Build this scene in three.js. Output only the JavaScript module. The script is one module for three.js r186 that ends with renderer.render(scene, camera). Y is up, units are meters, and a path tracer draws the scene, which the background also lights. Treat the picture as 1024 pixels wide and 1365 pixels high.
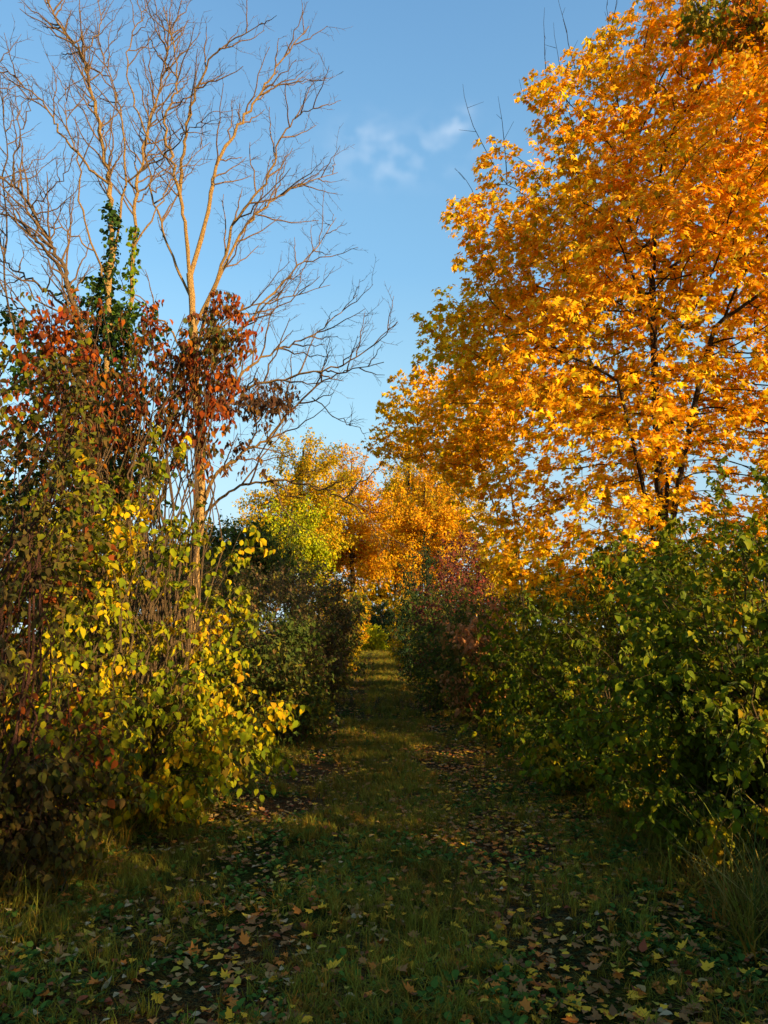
import * as THREE from 'three';
import { ImprovedNoise } from 'three/addons/math/ImprovedNoise.js';

// ------------------------------------------------------------------ camera, sky, sun, exposure
const scene = new THREE.Scene();
const FPX = 986, CX = 512, CY = 682.5, PITCH = THREE.MathUtils.degToRad(9.2), EYE = 1.6;
const camera = new THREE.PerspectiveCamera(2 * Math.atan(CY / FPX) * 180 / Math.PI, 0.75, 0.05, 1500);
camera.position.set(0, EYE, 0);
camera.rotation.x = PITCH;
scene.add(camera);

const SUN_AZ = THREE.MathUtils.degToRad(52), SUN_EL = THREE.MathUtils.degToRad(15);
const sunDir = new THREE.Vector3(Math.sin(SUN_AZ) * Math.cos(SUN_EL), Math.sin(SUN_EL), Math.cos(SUN_AZ) * Math.cos(SUN_EL));
const sun = new THREE.DirectionalLight(new THREE.Color(1, 0.75, 0.39), 5);
sun.position.copy(sunDir).multiplyScalar(60);
sun.castShadow = true;
sun.shadow.radius = 1.2;
sun.shadow.mapSize.set(4096, 4096);
Object.assign(sun.shadow.camera, { left: -40, right: 40, top: 40, bottom: -40, near: 1, far: 160 });
scene.add(sun, sun.target);

const renderer = new THREE.WebGLRenderer({ antialias: true });
renderer.toneMapping = THREE.LinearToneMapping;
renderer.toneMappingExposure = 2.4;
renderer.shadowMap.enabled = true;
renderer.setSize(768, 1024);

const noise = new ImprovedNoise();
const fbm = (x, y, z, o = 4) => { let s = 0, a = 0.5; for (let i = 0; i < o; i++) { s += a * noise.noise(x, y, z); x *= 2.03; y *= 2.03; z *= 2.03; a *= 0.5; } return s; };
{
  const W = 2048, H = 1024, data = new Float32Array(W * H * 4);
  const stops = [[0, 0.60, 0.76, 0.83], [16, 0.395, 0.69, 0.88], [27, 0.245, 0.52, 0.81], [44, 0.165, 0.37, 0.655], [90, 0.075, 0.21, 0.46]];
  const cloudAt = (az, el) => {                       // two thin torn wisps above the path
    let s = 0;
    for (const [a, e, wa, we, k] of [[6.3, 36.8, 1.2, 0.7, 0.42], [5.6, 36.4, 1.0, 0.5, 0.3], [1.6, 35.0, 5, 1.6, 0.26], [-2, 36.2, 2.4, 1.1, 0.2]]) {
      const u = (az - a) / wa, v = (el - e - u * 0.35) / we, q = u * u + v * v;
      s += k * Math.exp(-q) * Math.max(0, 0.4 + 2.2 * fbm(az * 0.5, el * 0.9, a, 6));
    }
    return Math.min(s, 0.7);
  };
  for (let r = 0; r < H; r++) {
    const el = ((r + 0.5) / H - 0.5) * 180;
    for (let c = 0; c < W; c++) {
      const lon = ((c + 0.5) / W - 0.5) * 2 * Math.PI, x = Math.cos(lon), z = Math.sin(lon);
      const e = Math.max(el, 0), ce = Math.cos(e * Math.PI / 180);
      let k = 0; while (k < stops.length - 2 && e > stops[k + 1][0]) k++;
      const f = (e - stops[k][0]) / (stops[k + 1][0] - stops[k][0]);
      const cosG = x * ce * sunDir.x + Math.sin(e * Math.PI / 180) * sunDir.y + z * ce * sunDir.z;
      const ph = 0.9 + 0.45 * cosG * cosG;
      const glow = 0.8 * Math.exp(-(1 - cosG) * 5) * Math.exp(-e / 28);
      const cl = el > 5 ? cloudAt(Math.atan2(x, -z) * 180 / Math.PI, el) : 0;
      for (let i = 0; i < 3; i++) {
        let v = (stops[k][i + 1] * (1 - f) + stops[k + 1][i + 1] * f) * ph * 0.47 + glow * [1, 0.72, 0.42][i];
        if (el < 0) v *= Math.max(0.25, 1 + el * 0.03);
        v += ([0.40, 0.44, 0.49][i] - v) * cl;
        data[(r * W + c) * 4 + i] = v;
      }
      data[(r * W + c) * 4 + 3] = 1;
    }
  }
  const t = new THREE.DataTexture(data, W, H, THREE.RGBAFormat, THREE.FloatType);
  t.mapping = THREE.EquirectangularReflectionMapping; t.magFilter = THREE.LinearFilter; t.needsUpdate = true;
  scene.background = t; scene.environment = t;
}

// ------------------------------------------------------------------ helpers
const V = (x, y, z) => new THREE.Vector3(x, y, z);
function rngOf(seed) { let s = seed * 2654435761 | 0; return () => { s = (s + 0x6d2b79f5) | 0; let t = Math.imul(s ^ (s >>> 15), 1 | s); t = (t + Math.imul(t ^ (t >>> 7), 61 | t)) ^ t; return ((t ^ (t >>> 14)) >>> 0) / 4294967296; }; }
const sstep = THREE.MathUtils.smoothstep, lerp = THREE.MathUtils.lerp, clamp = THREE.MathUtils.clamp;
// a direction through a photograph pixel, taken out to d metres along the path
function P(px, py, d) {
  const x = (px - CX) / FPX, y = (CY - py) / FPX, c = Math.cos(PITCH), s = Math.sin(PITCH);
  const ry = y * c + s, rz = y * s - c, k = d / -rz;
  return V(x * k, EYE + ry * k, -d);
}
function project(p) {
  const c = Math.cos(PITCH), s = Math.sin(PITCH), y = p.y - EYE, zc = -(p.z * c) + y * s, yc = y * c + p.z * s;
  return [CX + FPX * p.x / zc, CY - FPX * yc / zc, zc];
}
const inFrame = (p, m = 0) => { const [x, y, z] = project(p); return z > 0.3 && x > -m && x < 1024 + m && y > -m && y < 1365 + m; };
const used = {};
const numbered = (n) => { const k = used[n] = (used[n] ?? -1) + 1; return k ? n + '_' + String(k).padStart(3, '0') : n; };
function tag(o, label, category, group, kind) {
  if (label) o.userData.label = label;
  if (category) o.userData.category = category;
  if (group) o.userData.group = group;
  if (kind) o.userData.kind = kind;
  return o;
}
function thing(name, label, category, base, group) {
  const g = new THREE.Group(); g.name = numbered(name); g.position.copy(base); scene.add(g);
  return tag(g, label, category, group);
}
function addMesh(name, geo, mat, parent, kind) {
  const m = new THREE.Mesh(geo, mat); m.name = name; m.castShadow = m.receiveShadow = true;
  if (kind) m.userData.kind = kind;
  parent.add(m); return m;
}
function groundY(x, z) {
  const ax = Math.abs(x - 0.05 * Math.sin(z * 0.15));
  const rut = Math.exp(-(((ax - 0.85) / 0.3) ** 2)) * (0.045 + 0.02 * noise.noise(z * 0.3, 3.3, 0));
  return 0.05 * noise.noise(x * 0.45, z * 0.45, 1.5) + 0.02 * noise.noise(x * 1.7, z * 1.7, 4.5) - rut * (z > -45 ? 1 : 0) + 0.16 * sstep(ax, 1.7, 3.4) * sstep(-z, -60, -2) * (z > -48 ? 1 : 0);
}
const onGround = (x, z) => V(x, groundY(x, z) - 0.02, z);

// tubes that taper along a path, gathered into one geometry
class Tubes {
  constructor() { this.p = []; this.n = []; this.uv = []; this.i = []; }
  add(pts, rad, sides = 5, cap = true) {
    const N = pts.length, t = V(0, 0, 0), u = V(0, 0, 0), w = V(0, 0, 0);
    let len = 0; const at = this.p.length / 3;
    u.set(0.3, 0.1, 0.9);
    for (let k = 0; k < N; k++) {
      t.subVectors(pts[Math.min(k + 1, N - 1)], pts[Math.max(k - 1, 0)]).normalize();
      u.addScaledVector(t, -u.dot(t)); if (u.lengthSq() < 1e-6) u.set(1, 0.2, 0).addScaledVector(t, -t.x); u.normalize();
      w.crossVectors(t, u);
      if (k) len += pts[k].distanceTo(pts[k - 1]);
      const r = typeof rad === 'function' ? rad(k / (N - 1)) : rad[k];
      for (let s = 0; s <= sides; s++) {
        const a = s / sides * 2 * Math.PI, c = Math.cos(a), d = Math.sin(a);
        const nx = u.x * c + w.x * d, ny = u.y * c + w.y * d, nz = u.z * c + w.z * d;
        this.p.push(pts[k].x + nx * r, pts[k].y + ny * r, pts[k].z + nz * r); this.n.push(nx, ny, nz); this.uv.push(s / sides * 0.4, len);
      }
    }
    for (let k = 0; k < N - 1; k++) for (let s = 0; s < sides; s++) {
      const a = at + k * (sides + 1) + s, b = a + sides + 1;
      this.i.push(a, a + 1, b, a + 1, b + 1, b);
    }
  }
  geometry() {
    const g = new THREE.BufferGeometry();
    g.setAttribute('position', new THREE.Float32BufferAttribute(this.p, 3)); g.setAttribute('normal', new THREE.Float32BufferAttribute(this.n, 3));
    g.setAttribute('uv', new THREE.Float32BufferAttribute(this.uv, 2)); g.setIndex(this.i); return g;
  }
  get empty() { return !this.i.length; }
}

// noise textures
function noiseTexture(size, fn, srgb) {
  const d = new Uint8Array(size * size * 4);
  for (let y = 0; y < size; y++) for (let x = 0; x < size; x++) { const c = fn(x / size, y / size); for (let i = 0; i < 3; i++) d[(y * size + x) * 4 + i] = clamp(c[i] * 255, 0, 255); d[(y * size + x) * 4 + 3] = 255; }
  const t = new THREE.DataTexture(d, size, size); t.wrapS = t.wrapT = THREE.RepeatWrapping; t.magFilter = THREE.LinearFilter; if (srgb) t.colorSpace = THREE.SRGBColorSpace; t.needsUpdate = true; return t;
}
const tnoise = (u, v, f, z) => { const a = u * 2 * Math.PI, b = v * 2 * Math.PI, r = f / (2 * Math.PI); return noise.noise(Math.cos(a) * r + 7, Math.sin(a) * r + Math.cos(b) * r + z, Math.sin(b) * r + 3); };
const barkTex = noiseTexture(256, (u, v) => { const k = 0.82 + 0.55 * tnoise(u, v, 26, 1) + 0.45 * tnoise(u, v, 70, 5); return [k, k, k * 0.97]; }, true);
const barkBump = noiseTexture(256, (u, v) => { const k = 0.5 + 0.6 * tnoise(u, v, 30, 2) + 0.4 * tnoise(u, v, 80, 8); return [k, k, k]; });
for (const t of [barkTex, barkBump]) t.repeat.set(2.5, 2.5);
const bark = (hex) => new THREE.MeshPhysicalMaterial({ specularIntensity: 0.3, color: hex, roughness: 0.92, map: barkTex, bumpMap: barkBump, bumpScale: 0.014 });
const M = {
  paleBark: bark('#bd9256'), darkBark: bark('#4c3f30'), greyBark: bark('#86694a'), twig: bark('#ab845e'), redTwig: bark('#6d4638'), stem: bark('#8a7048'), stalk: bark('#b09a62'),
};

// leaf outlines: y runs along the midrib from 0 to 1; each template is a small folded fan
function leafTemplate(kind, curl, fold, seed) {
  const r = rngOf(seed), pos = [], idx = [], edge = [];
  const put = (x, y, e) => { const z = -fold * Math.abs(x) * 0 + fold * Math.abs(x) - curl * y * y * 0.5 + (r() - 0.5) * 0.09; pos.push(x, y, z); edge.push(e); return pos.length / 3 - 1; };
  if (kind === 'maple') {
    const out = [[0, 0.0], [0.30, -0.06], [0.27, 0.12], [0.56, 0.30], [0.30, 0.42], [0.34, 0.66], [0.16, 0.66], [0.0, 1.0]];
    const full = [...out, ...out.slice(1, -1).reverse().map(([x, y]) => [-x, y])];
    const c = put(0, 0.32, 0), ids = full.map(([x, y]) => put(x * (0.92 + 0.16 * r()), y + (r() - 0.5) * 0.05, 1));
    for (let k = 0; k < ids.length; k++) idx.push(c, ids[(k + 1) % ids.length], ids[k]);
  } else if (kind === 'mapleLow') {
    const out = [[0, 0.0], [0.31, -0.05], [0.25, 0.13], [0.57, 0.32], [0.27, 0.46], [0.0, 1.0]], full = [...out, ...out.slice(1, -1).reverse().map(([x, y]) => [-x, y])];
    const c = put(0, 0.32, 0), ids = full.map(([x, y]) => put(x * (0.92 + 0.16 * r()), y + (r() - 0.5) * 0.05, 1));
    for (let k = 0; k < ids.length; k++) idx.push(c, ids[(k + 1) % ids.length], ids[k]);
  } else if (/Low$/.test(kind)) {
    const w = { ovateLow: 0.35, roundLow: 0.45, narrowLow: 0.26 }[kind], b = put(0, 0, 0), m = put(0, 0.5, 0), t = put(0, 1, 0.6), l1 = put(-w * 0.85, 0.22, 1), l2 = put(-w * 0.9, 0.62, 1), r1 = put(w * 0.85, 0.24, 1), r2 = put(w * 0.9, 0.6, 1);
    idx.push(b, m, l1, l1, m, l2, l2, m, t, b, r1, m, r1, r2, m, r2, t, m);
  } else if (kind === 'tiny') {
    const a = put(0, 0, 0), b = put(0.3, 0.5, 1), c = put(0, 1, 0), d = put(-0.3, 0.45, 1);
    idx.push(a, b, c, a, c, d);
  } else {
    const w = { ovate: 0.36, round: 0.46, narrow: 0.27, blade: 0.05 }[kind];
    const prof = { ovate: [[0.14, 0.62], [0.38, 1], [0.66, 0.78], [0.86, 0.36]], round: [[0.08, 0.6], [0.32, 0.98], [0.62, 0.95], [0.85, 0.55]], narrow: [[0.15, 0.55], [0.4, 1], [0.68, 0.75], [0.88, 0.3]], blade: [[0.1, 1], [0.4, 0.9], [0.7, 0.6], [0.9, 0.25]] }[kind];
    const mid = [put(0, 0, 0)], L = [], R = [];
    for (const [y, k] of prof) { mid.push(put(0, y, 0)); L.push(put(-w * k * (0.92 + 0.16 * r()), y, 1)); R.push(put(w * k * (0.92 + 0.16 * r()), y, 1)); }
    const tip = put(0, 1, 0.6);
    for (const [S, f] of [[L, 1], [R, 0]]) {
      const tri = (a, b, c) => f ? idx.push(a, c, b) : idx.push(a, b, c);
      tri(mid[0], S[0], mid[1]);
      for (let k = 0; k < 3; k++) { tri(mid[k + 1], S[k], S[k + 1]); tri(mid[k + 1], S[k + 1], mid[k + 2]); }
      tri(mid[4], S[3], tip);
    }
  }
  const g = new THREE.BufferGeometry(); g.setAttribute('position', new THREE.Float32BufferAttribute(pos, 3)); g.setIndex(idx); g.computeVertexNormals();
  g.setAttribute('color', new THREE.Float32BufferAttribute(edge.flatMap((e) => { const q = 0.85 + 0.3 * r(); return e ? [q * 1.08, q * 0.96, q * 0.9] : [1, 1.06, 1]; }), 3));
  return { pos, idx, nor: [...g.attributes.normal.array], edge, geo: g, tint: [...g.attributes.color.array] };
}
const T = {};
for (const [kind, curl, fold] of [['maple', 0.35, 0.22], ['ovate', 0.45, 0.35], ['round', 0.35, 0.25], ['narrow', 0.5, 0.5], ['tiny', 0.3, 0.3], ['mapleLow', 0.35, 0.22], ['ovateLow', 0.45, 0.35], ['roundLow', 0.35, 0.25], ['narrowLow', 0.5, 0.5]])
  T[kind] = [0, 1, 2, 3, 4].map((k) => leafTemplate(kind, curl * (0.2 + 0.55 * k), fold * (1.6 - 0.36 * k), 11 + k));
T.curled = [0, 1, 2, 3, 4].map((k) => leafTemplate('ovate', -0.4 + 0.5 * k, 0.8 - 0.3 * k, 31 + k));
T.mapleCurled = [0, 1, 2, 3, 4].map((k) => leafTemplate('maple', -0.5 + 0.5 * k, 0.7 - 0.3 * k, 41 + k));

const leafMat = new THREE.MeshPhysicalMaterial({ color: 0xffffff, vertexColors: true, roughness: 0.85, transmission: 0.42, thickness: 0, side: THREE.DoubleSide, specularIntensity: 0.2 });
const leafMats = {};
const pal = (hexes) => hexes.map((h) => { const [hex, w] = Array.isArray(h) ? h : [h, 1]; const c = new THREE.Color(hex), q = c.getHSL({}); c.setHSL(q.h, Math.min(1, q.s * 1.2), q.l); return { hex: '#' + c.getHexString(), w, c }; });
function pick(p, u) { let s = 0; for (const e of p) s += e.w; u *= s; for (const e of p) { u -= e.w; if (u <= 0) return e; } return p[p.length - 1]; }

// every leaf of one plant: the nearest in view become meshes of their own, the rest one part
class Leaves {
  constructor(kind) { this.kind = kind; this.L = []; }
  add(pos, dir, nor, size, entry, v) { this.L.push([pos.x, pos.y, pos.z, dir.x, dir.y, dir.z, nor.x, nor.y, nor.z, size, entry, v]); }
  build(parent, singles, name = 'foliage') {
    const off = parent.position, L = this.L; let tp = T[this.kind];
    let rest = L;
    if (singles) {
      const order = L.map((l, k) => [k, project(V(l[0] + off.x, l[1] + off.y, l[2] + off.z)), l[9]]).filter(([, q]) => q[2] > 0.3 && q[0] > 0 && q[0] < 1024 && q[1] > 0 && q[1] < 1365).sort((a, b) => b[2] / b[1][2] - a[2] / a[1][2]).slice(0, singles);
      const one = new Set(order.map((o) => o[0])), X = V(0, 0, 0), Y = V(0, 0, 0), Z = V(0, 0, 0), m4 = new THREE.Matrix4();
      rest = [];
      L.forEach((l, k) => {
        if (!one.has(k)) { rest.push(l); return; }
        Y.set(l[3], l[4], l[5]); Z.set(l[6], l[7], l[8]); X.crossVectors(Y, Z);
        m4.makeBasis(X, Y, Z).scale(V(l[9], l[9], l[9])).setPosition(l[0], l[1], l[2]);
        const mat = leafMats[l[10].hex] ??= new THREE.MeshPhysicalMaterial({ color: l[10].hex, vertexColors: true, roughness: 0.85, transmission: 0.42, thickness: 0, side: THREE.DoubleSide, specularIntensity: 0.2 });
        const me = addMesh('leaf', tp[k % tp.length].geo, mat, parent);
        m4.decompose(me.position, me.quaternion, me.scale);
      });
    }
    tp = T[this.kind + 'Low'] ?? tp;
    if (!rest.length) return;
    const nv = rest.reduce((s, l, k) => s + tp[k % tp.length].pos.length, 0), ni = rest.reduce((s, l, k) => s + tp[k % tp.length].idx.length, 0);
    const p = new Float32Array(nv), n = new Float32Array(nv), c = new Float32Array(nv), ix = new Uint32Array(ni);
    let a = 0, b = 0;
    rest.forEach((l, k) => {
      const t = tp[k % tp.length], s = l[9], at = a / 3, C = l[10].c, v = l[11];
      const xx = l[4] * l[8] - l[5] * l[7], xy = l[5] * l[6] - l[3] * l[8], xz = l[3] * l[7] - l[4] * l[6];
      for (let q = 0; q < t.pos.length; q += 3) {
        const X = t.pos[q] * s, Y = t.pos[q + 1] * s, Z = t.pos[q + 2] * s, nx = t.nor[q], ny = t.nor[q + 1], nz = t.nor[q + 2];
        p[a] = l[0] + xx * X + l[3] * Y + l[6] * Z; p[a + 1] = l[1] + xy * X + l[4] * Y + l[7] * Z; p[a + 2] = l[2] + xz * X + l[5] * Y + l[8] * Z;
        n[a] = xx * nx + l[3] * ny + l[6] * nz; n[a + 1] = xy * nx + l[4] * ny + l[7] * nz; n[a + 2] = xz * nx + l[5] * ny + l[8] * nz;
        c[a] = C.r * v * t.tint[q]; c[a + 1] = C.g * v * t.tint[q + 1]; c[a + 2] = C.b * v * t.tint[q + 2]; a += 3;
      }
      for (const q of t.idx) ix[b++] = at + q;
    });
    const g = new THREE.BufferGeometry();
    g.setAttribute('position', new THREE.BufferAttribute(p, 3)); g.setAttribute('normal', new THREE.BufferAttribute(n, 3)); g.setAttribute('color', new THREE.BufferAttribute(c, 3)); g.setIndex(new THREE.BufferAttribute(ix, 1));
    return addMesh(name, g, leafMat, parent, 'stuff');
  }
}
const randDir = (r) => { const z = r() * 2 - 1, a = r() * 2 * Math.PI, s = Math.sqrt(1 - z * z); return V(s * Math.cos(a), z, s * Math.sin(a)); };
const UP = V(0, 1, 0);
// a leaf at a point: hangs by `hang`, its face turned up and out
function leafAt(leaves, r, pos, out, hang, size, palette, drop = 0) {
  const dir = out.clone().multiplyScalar(1 - hang).addScaledVector(UP, -hang).addScaledVector(randDir(r), 0.55).normalize();
  const nor = out.clone().multiplyScalar(0.5 + hang).addScaledVector(UP, 0.75).addScaledVector(randDir(r), 0.9);
  nor.addScaledVector(dir, -nor.dot(dir)).normalize();
  leaves.add(pos, dir, nor, size * (0.45 + 0.8 * r()), pick(palette, clamp(0.5 + (r() - 0.5) * 0.75 + 0.75 * noise.noise(pos.x * 1.6 + drop, pos.y * 1.6, pos.z * 1.6), 0, 0.999)), 0.85 + 0.3 * r());
}
function curve(p0, p1, p2, n, wob, r) {
  const pts = [];
  for (let k = 0; k <= n; k++) {
    const t = k / n, a = (1 - t) * (1 - t), b = 2 * t * (1 - t), c = t * t, w = wob * Math.sin(t * Math.PI);
    pts.push(V(p0.x * a + p1.x * b + p2.x * c + (r() - 0.5) * w, p0.y * a + p1.y * b + p2.y * c + (r() - 0.5) * w, p0.z * a + p1.z * b + p2.z * c + (r() - 0.5) * w));
  }
  return pts;
}
const along = (pts, t) => { const k = clamp(t, 0, 0.9999) * (pts.length - 1), i = Math.floor(k); return pts[i].clone().lerp(pts[i + 1], k - i); };

// a shrub or small tree: stems from the base (or trunk) to points through its crown, side shoots, leaves along them
function plant(s) {
  const r = rngOf(s.seed), base = s.base.clone(), g = thing(s.name, s.label, s.category, base, s.group);
  const loc = (v) => v.clone().sub(base), env = s.env.map((e) => ({ c: loc(e[0]), r: e[1], w: e[2] ?? 1 })), wsum = env.reduce((a, e) => a + e.w, 0);
  const twigs = new Tubes(), leaves = new Leaves(s.leaf.kind), stemTubes = new Tubes();
  const mid = env.reduce((a, e) => a.addScaledVector(e.c, e.w / wsum), V(0, 0, 0));
  let trunk;
  if (s.trunk) {
    trunk = s.trunk.pts.map(loc);
    const cp = new THREE.CatmullRomCurve3(trunk).getPoints(14), t = new Tubes();
    t.add(cp, (q) => lerp(s.trunk.r, s.trunk.r * 0.25, q) * (q < 0.05 ? 1.25 : 1), 9); trunk = cp;
    addMesh('trunk', t.geometry(), s.bark, g);
  }
  const far = +(s.far ?? 0);
  for (let k = 0; k < s.stems; k++) {
    let u = r() * wsum, e = env[0]; for (const q of env) { u -= q.w; if (u <= 0) { e = q; break; } }
    const d = randDir(r), f = Math.pow(r(), s.shell ?? 0.28);
    const target = e.c.clone().add(V(d.x * e.r.x * f, d.y * e.r.y * f, d.z * e.r.z * f));
    if (s.cut && !s.cut(target)) continue;
    target.y = Math.max(target.y, 0.12 + 0.2 * r());
    let start, ctrl;
    if (trunk) {
      const tt = lerp(s.trunk.from, 0.97, clamp((target.y - trunk[0].y) / (trunk[trunk.length - 1].y - trunk[0].y) * 0.8 * (0.7 + 0.4 * r()), 0, 1));
      start = along(trunk, tt); ctrl = start.clone().lerp(target, 0.5).addScaledVector(UP, -0.05 * start.distanceTo(target) * (r() - 0.2)); ctrl.y = Math.max(ctrl.y, start.y);
    } else {
      const sp = s.spread ?? 0.3; start = V((r() - 0.5) * 2 * sp, 0, (r() - 0.5) * 2 * sp);
      ctrl = V(lerp(start.x, target.x, 0.15 + 0.5 * r()), Math.max(target.y * (0.5 + 0.4 * r()), 0.5), lerp(start.z, target.z, 0.15 + 0.5 * r()));
    }
    const len = start.distanceTo(target), n = far > 1 ? 3 : far ? 5 : 9, pts = curve(start, ctrl, target, n, len * (far ? 0.04 : 0.065), r), sr = s.stemR * (0.6 + 0.6 * r()) * (0.5 + 0.25 * len / 2);
    if (s.stemParts && k < s.stemParts) { const t = new Tubes(); t.add(pts, (q) => sr * (1 - 0.8 * q), 6); addMesh(trunk ? 'limb' : 'stem', t.geometry(), s.bark, g); }
    else stemTubes.add(pts, (q) => sr * (1 - 0.8 * q), far ? 3 : 5);
    // side shoots
    for (let j = 0; j < s.lat.n; j++) {
      const t = s.lat.t0 + (1 - s.lat.t0) * Math.sqrt((j + r()) / s.lat.n), p = along(pts, t);
      const out = p.clone().sub(mid); out.y *= 0.6; out.normalize();
      const ld = out.addScaledVector(randDir(r), 0.85).addScaledVector(UP, s.lat.up ?? 0.25).normalize(), ll = s.lat.len * (0.5 + 0.9 * r()) * (1.15 - 0.5 * t);
      const q2 = p.clone().addScaledVector(ld, ll).addScaledVector(UP, -ll * (s.lat.sag ?? 0.2));
      if (q2.y < 0.06) q2.y = 0.06 + 0.1 * r();
      const lp = curve(p, p.clone().addScaledVector(ld, ll * 0.55), q2, far > 1 ? 1 : far ? 2 : 3, ll * 0.05, r);
      twigs.add(lp, (q) => s.lat.r * (1 - 0.75 * q), 3);
      const nl = s.leaf.per;
      for (let m = 0; m < nl; m++) {
        if (r() < (s.leaf.gap ?? 0)) continue;
        const lq = along(lp, 0.12 + 0.88 * (m + r() * 0.9) / nl), side = V(-ld.z, 0.1, ld.x).multiplyScalar(m % 2 ? 1 : -1).addScaledVector(ld, 0.5).normalize();
        lq.addScaledVector(randDir(r), s.leaf.scatter ?? 0.015);
        if (s.cut && !s.cut(lq)) continue;
        leafAt(leaves, r, lq, side, s.leaf.hang, s.leaf.size, s.leaf.palette, s.seed);
      }
    }
  }
  if (!stemTubes.empty) addMesh('branches', stemTubes.geometry(), s.bark, g, 'stuff');
  if (!twigs.empty) addMesh('twigs', twigs.geometry(), s.twigBark ?? s.bark, g, 'stuff');
  if (s.extra) s.extra(g, r, leaves);
  leaves.build(g, s.leaf.singles ?? 0);
  return g;
}
const E = (px, py, d, rx, ry, rz, w) => [P(px, py, d), V(rx, ry, rz), w];
const foot = (px, d) => onGround((px - CX) / FPX * d, -d);

// ------------------------------------------------------------------ ground
{
  const xs = [], zs = [];
  for (let x = -6; x <= 6.001; x += 0.125) xs.push(x);
  for (const x of [8, 12, 20, 40, 90, 200, 450]) { xs.push(x); xs.unshift(-x); }
  for (let z = 4; z > -16; z -= 0.14) zs.push(z);
  for (let z = -16; z > -75; z -= 0.5) zs.push(z);
  for (const z of [-80, -100, -150, -300, -700]) zs.push(z);
  for (const z of [8, 16, 40, 120]) zs.unshift(z);
  const p = [], uv = [], ix = [], c = [];
  const soil = new THREE.Color('#6c5430'), green = new THREE.Color('#465016'), col = new THREE.Color();
  zs.forEach((z) => xs.forEach((x) => {
    p.push(x, groundY(x, z), z); uv.push(x, -z);
    const k = sstep(fbm(x * 0.6, z * 0.6, 9) + (Math.abs(x) < 0.45 ? 0.1 : -0.02), -0.15, 0.25);
    col.copy(soil).lerp(green, k); c.push(col.r, col.g, col.b);
  }));
  for (let j = 0; j < zs.length - 1; j++) for (let i = 0; i < xs.length - 1; i++) { const a = j * xs.length + i, b = a + xs.length; ix.push(a, a + 1, b, a + 1, b + 1, b); }
  const g = new THREE.BufferGeometry(); g.setAttribute('position', new THREE.Float32BufferAttribute(p, 3)); g.setAttribute('uv', new THREE.Float32BufferAttribute(uv, 2)); g.setAttribute('color', new THREE.Float32BufferAttribute(c, 3)); g.setIndex(ix); g.computeVertexNormals();
  const tex = noiseTexture(512, (u, v) => { const k = 0.75 + 0.4 * tnoise(u, v, 60, 1) + 0.5 * tnoise(u, v, 160, 4), w = tnoise(u, v, 30, 8) * 0.3; return [k + w, k, k - w]; }, true);
  const bmp = noiseTexture(512, (u, v) => { const k = 0.5 + 0.5 * tnoise(u, v, 90, 2) + 0.5 * tnoise(u, v, 200, 6); return [k, k, k]; });
  const gm = addMesh('ground', g, new THREE.MeshPhysicalMaterial({ specularIntensity: 0.1, vertexColors: true, map: tex, bumpMap: bmp, bumpScale: 0.03, roughness: 1 }), scene, 'structure');
  tag(gm, 'grassy path running straight between two hedges to a lawn', 'ground');
}

// ------------------------------------------------------------------ leaf colours
const PAL = {
  maple: pal([['#e6a413', 3], ['#e09610', 3], ['#e6ae17', 3], ['#d8880f', 1.5], ['#d4a414', 2], ['#e6b820', 1.8], ['#a4941b', 0.8]]),
  mapleFar: pal([['#e4a818', 3], ['#dc9a12', 2], ['#e2b61e', 2.4], ['#d28612', 1], ['#b89c1e', 1]]),
  dogwood: pal([['#6c5a24', 0.9], ['#4f5c1a', 2.6], ['#6a741a', 3], ['#84861a', 3], ['#a8981c', 2.6], ['#ccaa1e', 2.2], ['#b88a22', 0.6]]),
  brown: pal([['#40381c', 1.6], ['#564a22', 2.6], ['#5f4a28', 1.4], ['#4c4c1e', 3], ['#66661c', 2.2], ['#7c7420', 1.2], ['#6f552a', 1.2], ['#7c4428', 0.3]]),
  red: pal([['#7c3c22', 3], ['#93502a', 2.2], ['#663a26', 2.6], ['#966028', 1.6], ['#7a3428', 0.5], ['#5c4824', 2.6], ['#505020', 2.4]]),
  ivy: pal([['#2e4418', 3], ['#3a5220', 2], ['#28381a', 2], ['#4e6424', 0.9]]),
  hazel: pal([['#4c581a', 2.6], ['#58641a', 3], ['#646e1a', 2.6], ['#78781c', 1.8], ['#a2961e', 1], ['#8e7424', 0.6]]),
  hedge: pal([['#4a5824', 3], ['#565a28', 2.4], ['#424e22', 2.4], ['#6a642a', 1.6], ['#6e5634', 1.2], ['#7c7428', 0.6]]),
  hedgeBrown: pal([['#665436', 2.6], ['#5a5030', 2.6], ['#6e5842', 1.8], ['#54562a', 2.4], ['#7c5a3c', 0.8], ['#7a7030', 0.8]]),
  purple: pal([['#6a3a34', 2.6], ['#7a4238', 2], ['#583830', 2.4], ['#5c4c30', 1.5], ['#8c4a3c', 1]]),
  pink: pal([['#c8946c', 2], ['#bc8458', 2], ['#8a7040', 2], ['#5c602a', 3.4]]),
  lime: pal([['#a4aa1e', 3], ['#bcb422', 2.4], ['#8a9820', 2], ['#d0b424', 1]]),
  olive: pal([['#bd9a1c', 2.6], ['#cca61e', 2], ['#a5921e', 2.2], ['#d4921c', 1.4], ['#8a8820', 1.2]]),
  gold: pal([['#dca81e', 3], ['#de981a', 2.4], ['#cca022', 2], ['#b09a24', 1.2], ['#d2841c', 0.9]]),
  pale: pal([['#d0b040', 2.6], ['#c0a63c', 2], ['#b09a40', 1.6], ['#d49e38', 1.4]]),
  conifer: pal([['#2a3c20', 3], ['#324624', 2], ['#22321c', 2]]),
};

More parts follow.
